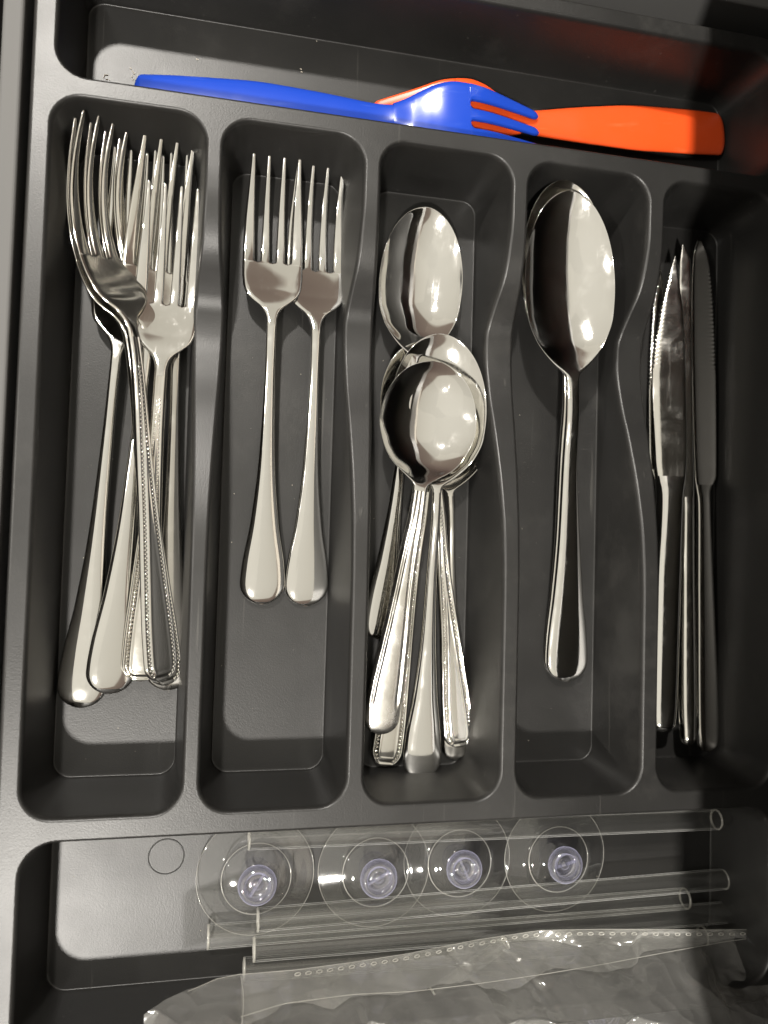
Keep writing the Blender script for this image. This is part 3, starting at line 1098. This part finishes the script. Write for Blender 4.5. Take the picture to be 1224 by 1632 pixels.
# ------------------------------------------------------------------ clear suction cups
def suction_cup(label, cx, cy, kx, ky, rad=23.5, h=3.6, bright_lip=True):
    c = P(cx, cy, h)
    top = P(kx, ky, 15.0)
    up = ((top - c).normalized() * 0.15 + Vector((0, 0, 1))).normalized()
    x = Vector((1, 0, 0)); x = (x - up * x.dot(up)).normalized()
    y = up.cross(x)
    M = Matrix((x, y, up)).transposed().to_4x4()
    M.translation = c * MM
    o = empty('suction_cup', mat=M)
    tag(o, label, 'suction cup', 'clear suction cups in the front compartment')
    prof = [(rad, -1.4), (rad + .25, -1.0), (rad, -.6), (rad - 1.2, -.5), (rad * .85, 0.3), (rad * .7, 1.2), (rad * .60, 1.9), (rad * .585, 3.0), (rad * .54, 3.6), (rad * .42, 4.2), (rad * .28, 5.0), (rad * .24, 6.0),
            (rad * .22, 8.0), (rad * .10, 8.3), (0.0, 8.3)]
    v, f = lathe(prof, 64)
    under = [(rad, -1.4), (rad * .8, -.4), (rad * .55, 0.9), (rad * .3, 2.0), (0, 2.4)]
    v2, f2 = lathe(under, 64)
    new_mesh('cup', *merge([(v, f), (v2, [tuple(reversed(q)) for q in f2])]), CUPMAT, o)
    def torus(R_, z_, r_, seg=72):
        v_ = []; f_ = []
        for i in range(seg):
            a_ = 2 * math.pi * i / seg
            for k_ in range(6):
                b_ = 2 * math.pi * k_ / 6
                v_.append(((R_ + r_ * math.cos(b_)) * math.cos(a_), (R_ + r_ * math.cos(b_)) * math.sin(a_), z_ + r_ * math.sin(b_)))
        for i in range(seg):
            i2 = (i + 1) % seg
            for k_ in range(6):
                k2 = (k_ + 1) % 6
                f_.append((i * 6 + k_, i2 * 6 + k_, i2 * 6 + k2, i * 6 + k2))
        return v_, f_
    if bright_lip:
        new_mesh('bright_lip', *merge([torus(rad + .1, -.95, .15), torus(rad * .59, 2.6, .19)]), ZIPMAT, o)  # pale rings paint the bright lines along rim and dome
    kp = [(4.4, 7.6), (6.2, 7.8), (7.3, 9.0), (7.7, 10.8), (7.4, 12.8), (6.8, 13.9), (6.0, 14.5), (5.3, 14.3), (5.0, 13.4), (4.8, 10.4), (2.4, 9.8), (2.1, 10.6), (1.4, 11.6), (0.0, 12.0)]
    kp = [(a_, 6.4 + (b_ - 7.6) * 0.8) for a_, b_ in kp]
    v, f = lathe(kp, 24)
    k = new_mesh('knob', v, f, KNOBMAT, o)
    rib = []
    for a_ in (random.uniform(0, 3.1),):
        dx, dy = math.cos(a_), math.sin(a_)
        nx_, ny_ = -dy * .35, dx * .35
        c8 = [(-4.8, -1, 9.9), (4.8, -1, 9.9), (4.8, 1, 9.9), (-4.8, 1, 9.9), (-4.8, -1, 11.4), (4.8, -1, 11.4), (4.8, 1, 11.4), (-4.8, 1, 11.4)]
        rib.append(([(p_ * dx + q_ * nx_, p_ * dy + q_ * ny_, 6.4 + (z_ - 7.6) * 0.8 + (0.06 if a_ > 1 else 0)) for p_, q_, z_ in c8],
                    [(0, 3, 2, 1), (4, 5, 6, 7), (0, 1, 5, 4), (1, 2, 6, 5), (2, 3, 7, 6), (3, 0, 4, 7)]))
    new_mesh('rib', *merge(rib), KNOBMAT, k, smooth=False)
    return o


suction_cup('clear suction cup with lilac knob nearest the tray end, standing apart', 408, 1396, 413, 1408)
suction_cup('clear suction cup with lilac knob overlapping its neighbour, nearest the single cup', 597, 1386, 602, 1398)
suction_cup('clear suction cup with lilac knob tucked partly under its neighbour in the row', 730, 1372, 737, 1384, h=2.4)
suction_cup('clear suction cup with lilac knob at the row end nearest the shaded side', 886, 1366, 908, 1374)

# ------------------------------------------------------------------ clear zip bag over the straws
def zip_bag():
    bag = empty('zip_bag', tuple(P(820, 1600, 6)))
    tag(bag, 'crumpled clear plastic zip bag with dashed seam lying over the straws', 'plastic bag')
    base = P(820, 1600, 6)
    # top edge of the film in pixels, left to right; the sheet runs from it toward the front
    ex = np.array([226, 262, 300, 345, 385, 470, 560, 650, 760, 860, 960, 1100, 1230, 1300])
    ey = np.array([1640, 1606, 1580, 1560, 1552, 1545, 1533, 1519, 1497, 1482, 1480, 1481, 1480, 1480])
    rg = random.Random(21)
    folds = []
    for _ in range(110):
        a_ = rg.gauss(0.12, 0.55) if rg.random() < .7 else rg.uniform(0, math.pi)
        folds.append((rg.uniform(-60, 260), rg.uniform(-215, -140), math.cos(a_), math.sin(a_), rg.uniform(6, 45), rg.uniform(2, 12), rg.choice((-1, 1, 1)) * rg.uniform(.8, 3.6)))

    def crease(x, y):
        """sum of short tent folds: piecewise flat film with crisp creases"""
        z = 0.0
        for fx_, fy_, c_, s_, ln, wd, am in folds:
            dx, dy = x - fx_, y - fy_
            al = abs(dx * c_ + dy * s_) / ln
            ac = abs(-dx * s_ + dy * c_) / wd
            if al < 1 and ac < 1:
                z += am * (1 - ac) * (1 - al)
        return z

    def level(px, py):
        return 14 + 3.5 * math.sin(px * 0.006) + 34 * min(1.0, max(0.0, (py - 1500) / 130.0))
    nu, nv = 240, 96
    V = []
    for j in range(nv + 1):
        q = j / nv
        for i in range(nu + 1):
            px = 226 + (1320 - 226) * i / nu
            py0 = float(np.interp(px, ex, ey))
            py = py0 + (1740 - py0) * q
            w = P(px, py, level(px, py))
            amp = min(1, q * 7)
            side = min(1, max(0.0, (px - 226) / 90))
            n1 = noise.noise(Vector((w.x * .02, w.y * .03, 1.3)))
            w.z += amp * side * (3.0 * n1 + 2.2 * crease(w.x, w.y)) - (1 - side) * 8
            w.z = max(w.z, FLOOR + 1.2)
            V.append(tuple(w - base))
    F = []
    for j in range(nv):
        for i in range(nu):
            a = j * (nu + 1) + i
            F.append((a, a + 1, a + nu + 2, a + nu + 1))
    new_mesh('film', V, F, BAGMAT, bag)
    # second layer: the fold that slants up to the zip from the front
    fx = np.array([380, 450, 560, 660, 760, 870, 960, 1060, 1160, 1224])
    fy = np.array([1622, 1600, 1585, 1580, 1568, 1552, 1537, 1518, 1500, 1492])
    V = []; nu2, nv2 = 200, 44
    for j in range(nv2 + 1):
        q = j / nv2
        for i in range(nu2 + 1):
            px = 384 + (1224 - 384) * i / nu2
            top = float(np.interp(px, ex, ey)) + 2
            bot = float(np.interp(px, fx, fy))
            py = top + (bot - top) * q
            w = P(px, py, level(px, py) + 5.5)
            w.z += 1.9 * crease(w.x + 31, w.y - 9) * min(1, q * 4)
            V.append(tuple(w - base))
    F = []
    for j in range(nv2):
        for i in range(nu2):
            a = j * (nu2 + 1) + i
            F.append((a, a + 1, a + nu2 + 2, a + nu2 + 1))
    new_mesh('folded_flap', V, F, BAGMAT, bag)
    # thick welded hem along the edges of the film
    def hem(line, r=0.13):
        pts = [P(px, py, level(px, py) + up) for px, py, up in line]
        v = []; f = []
        for i, p_ in enumerate(pts):
            d = (pts[min(i + 1, len(pts) - 1)] - pts[max(i - 1, 0)]).normalized()
            n_ = d.cross(Vector((0, 0, 1))).normalized(); u_ = n_.cross(d)
            for k in range(6):
                t = 2 * math.pi * k / 6
                v.append(tuple(p_ + n_ * r * math.cos(t) + u_ * r * math.sin(t) - base))
        for i in range(len(pts) - 1):
            for k in range(6):
                k2 = (k + 1) % 6
                f.append((i * 6 + k, (i + 1) * 6 + k, (i + 1) * 6 + k2, i * 6 + k2))
        return v, f
    top_line = [(px, float(np.interp(px, ex, ey)) + 1, 5.5) for px in np.linspace(384, 1235, 60)]
    low_line = [(px, float(np.interp(px, fx, fy)), 5.5) for px in np.linspace(384, 1224, 60)]
    left_line = [(px, float(np.interp(px, ex, ey)), 0.2) for px in np.linspace(300, 384, 12)]
    end_line = [(384 + 4 * math.sin(t * 3), 1556 + t * 80, 5.0) for t in np.linspace(0, 1, 12)]
    new_mesh('hem', *merge([hem(top_line), hem(low_line), hem(left_line), hem(end_line)]), ZIPMAT, bag)
    # zip seam: small raised dashes
    parts = []
    px = 470.0
    while px < 1235:
        pyt = float(pchip(ex, ey, np.array([px]))[0])
        py2 = float(pchip(ex, ey, np.array([px + 9]))[0])
        a = P(px, pyt + 8, level(px, pyt + 8) + 6.5); b = P(px + 9, py2 + 8, level(px + 9, py2 + 8) + 6.5)
        d = (b - a).normalized(); nrm = Vector((-d.y, d.x, 0))
        ring = []
        seg = 10
        v = []; f = []
        for i in range(seg):
            t = 2 * math.pi * i / seg
            c = (a + b) / 2 + d * math.cos(t) * 1.15 + nrm * math.sin(t) * .55
            for rr in range(5):
                tt = 2 * math.pi * rr / 5
                out = (d * math.cos(t) + nrm * math.sin(t))
                v.append(tuple(c + out * .22 * math.cos(tt) + Vector((0, 0, .22 * math.sin(tt))) - base))
        for i in range(seg):
            k = (i + 1) % seg
            for rr in range(5):
                r2 = (rr + 1) % 5
                f.append((i * 5 + rr, k * 5 + rr, k * 5 + r2, i * 5 + r2))
        parts.append((v, f))
        px += 17.3
    z = new_mesh('zip_seam', *merge(parts), ZIPMAT, bag)
    z['kind'] = 'stuff'


zip_bag()
suction_cup('clear suction cup inside the plastic bag', 945, 1592, 950, 1596, rad=19, h=12, bright_lip=False)

straw('short clear tube lying slantwise inside the plastic bag', P(690, 1584, 20), P(806, 1502, 14), 2.6)

# ------------------------------------------------------------------ crumbs and specks on the tray
parts = []
rng = random.Random(3)
spots = [(168, 122, 5), (172, 128, 4), (184, 136, 4), (210, 112, 3), (211, 120, 3), (212, 128, 2), (313, 92, 2), (478, 112, 3), (508, 64, 2)]
for px, py, s in spots:
    for _ in range(2):
        c = P(px + rng.uniform(-4, 4), py + rng.uniform(-3, 3), 0.15)
        a = rng.uniform(0, 3.14); l = s * .16 * rng.uniform(.5, 1.2); w_ = .16
        dx = Vector((math.cos(a), math.sin(a), 0)); dy = Vector((-dx.y, dx.x, 0))
        v = [tuple(c + dx * l * i + dy * w_ * j + Vector((0, 0, .3 * k))) for i, j, k in
             ((-1, -1, 0), (1, -.6, 0), (1.1, 1, 0), (-.8, .7, 0), (-.6, -.5, 1), (.7, -.4, .7), (.6, .5, 1), (-.5, .4, .8))]
        parts.append((v, [(0, 3, 2, 1), (4, 5, 6, 7), (0, 1, 5, 4), (1, 2, 6, 5), (2, 3, 7, 6), (3, 0, 4, 7)]))
for _ in range(220):
    x = rng.uniform(-55, 175); y = rng.uniform(-170, 150)
    cc = [c for c in comps if c[0] + 8 < x < c[1] - 8 and c[2] + 8 < y < c[3] - 8]
    if not cc:
        continue
    c = Vector((x, y, FLOOR + .1)); r = rng.choice((.06, .08, .1, .2))
    v = [tuple(c + Vector(d) * r) for d in ((1, 0, 0), (0, 1, 0), (-1, 0, 0), (0, -1, 0), (0, 0, 1), (0, 0, -.4))]
    parts.append((v, [(0, 1, 4), (1, 2, 4), (2, 3, 4), (3, 0, 4), (1, 0, 5), (2, 1, 5), (3, 2, 5), (0, 3, 5)]))
cr = new_mesh('crumbs', *merge(parts), CRUMB, smooth=False)
tag(cr, 'scattered pale crumbs and dust specks on the tray floor', 'crumbs', None, 'stuff')
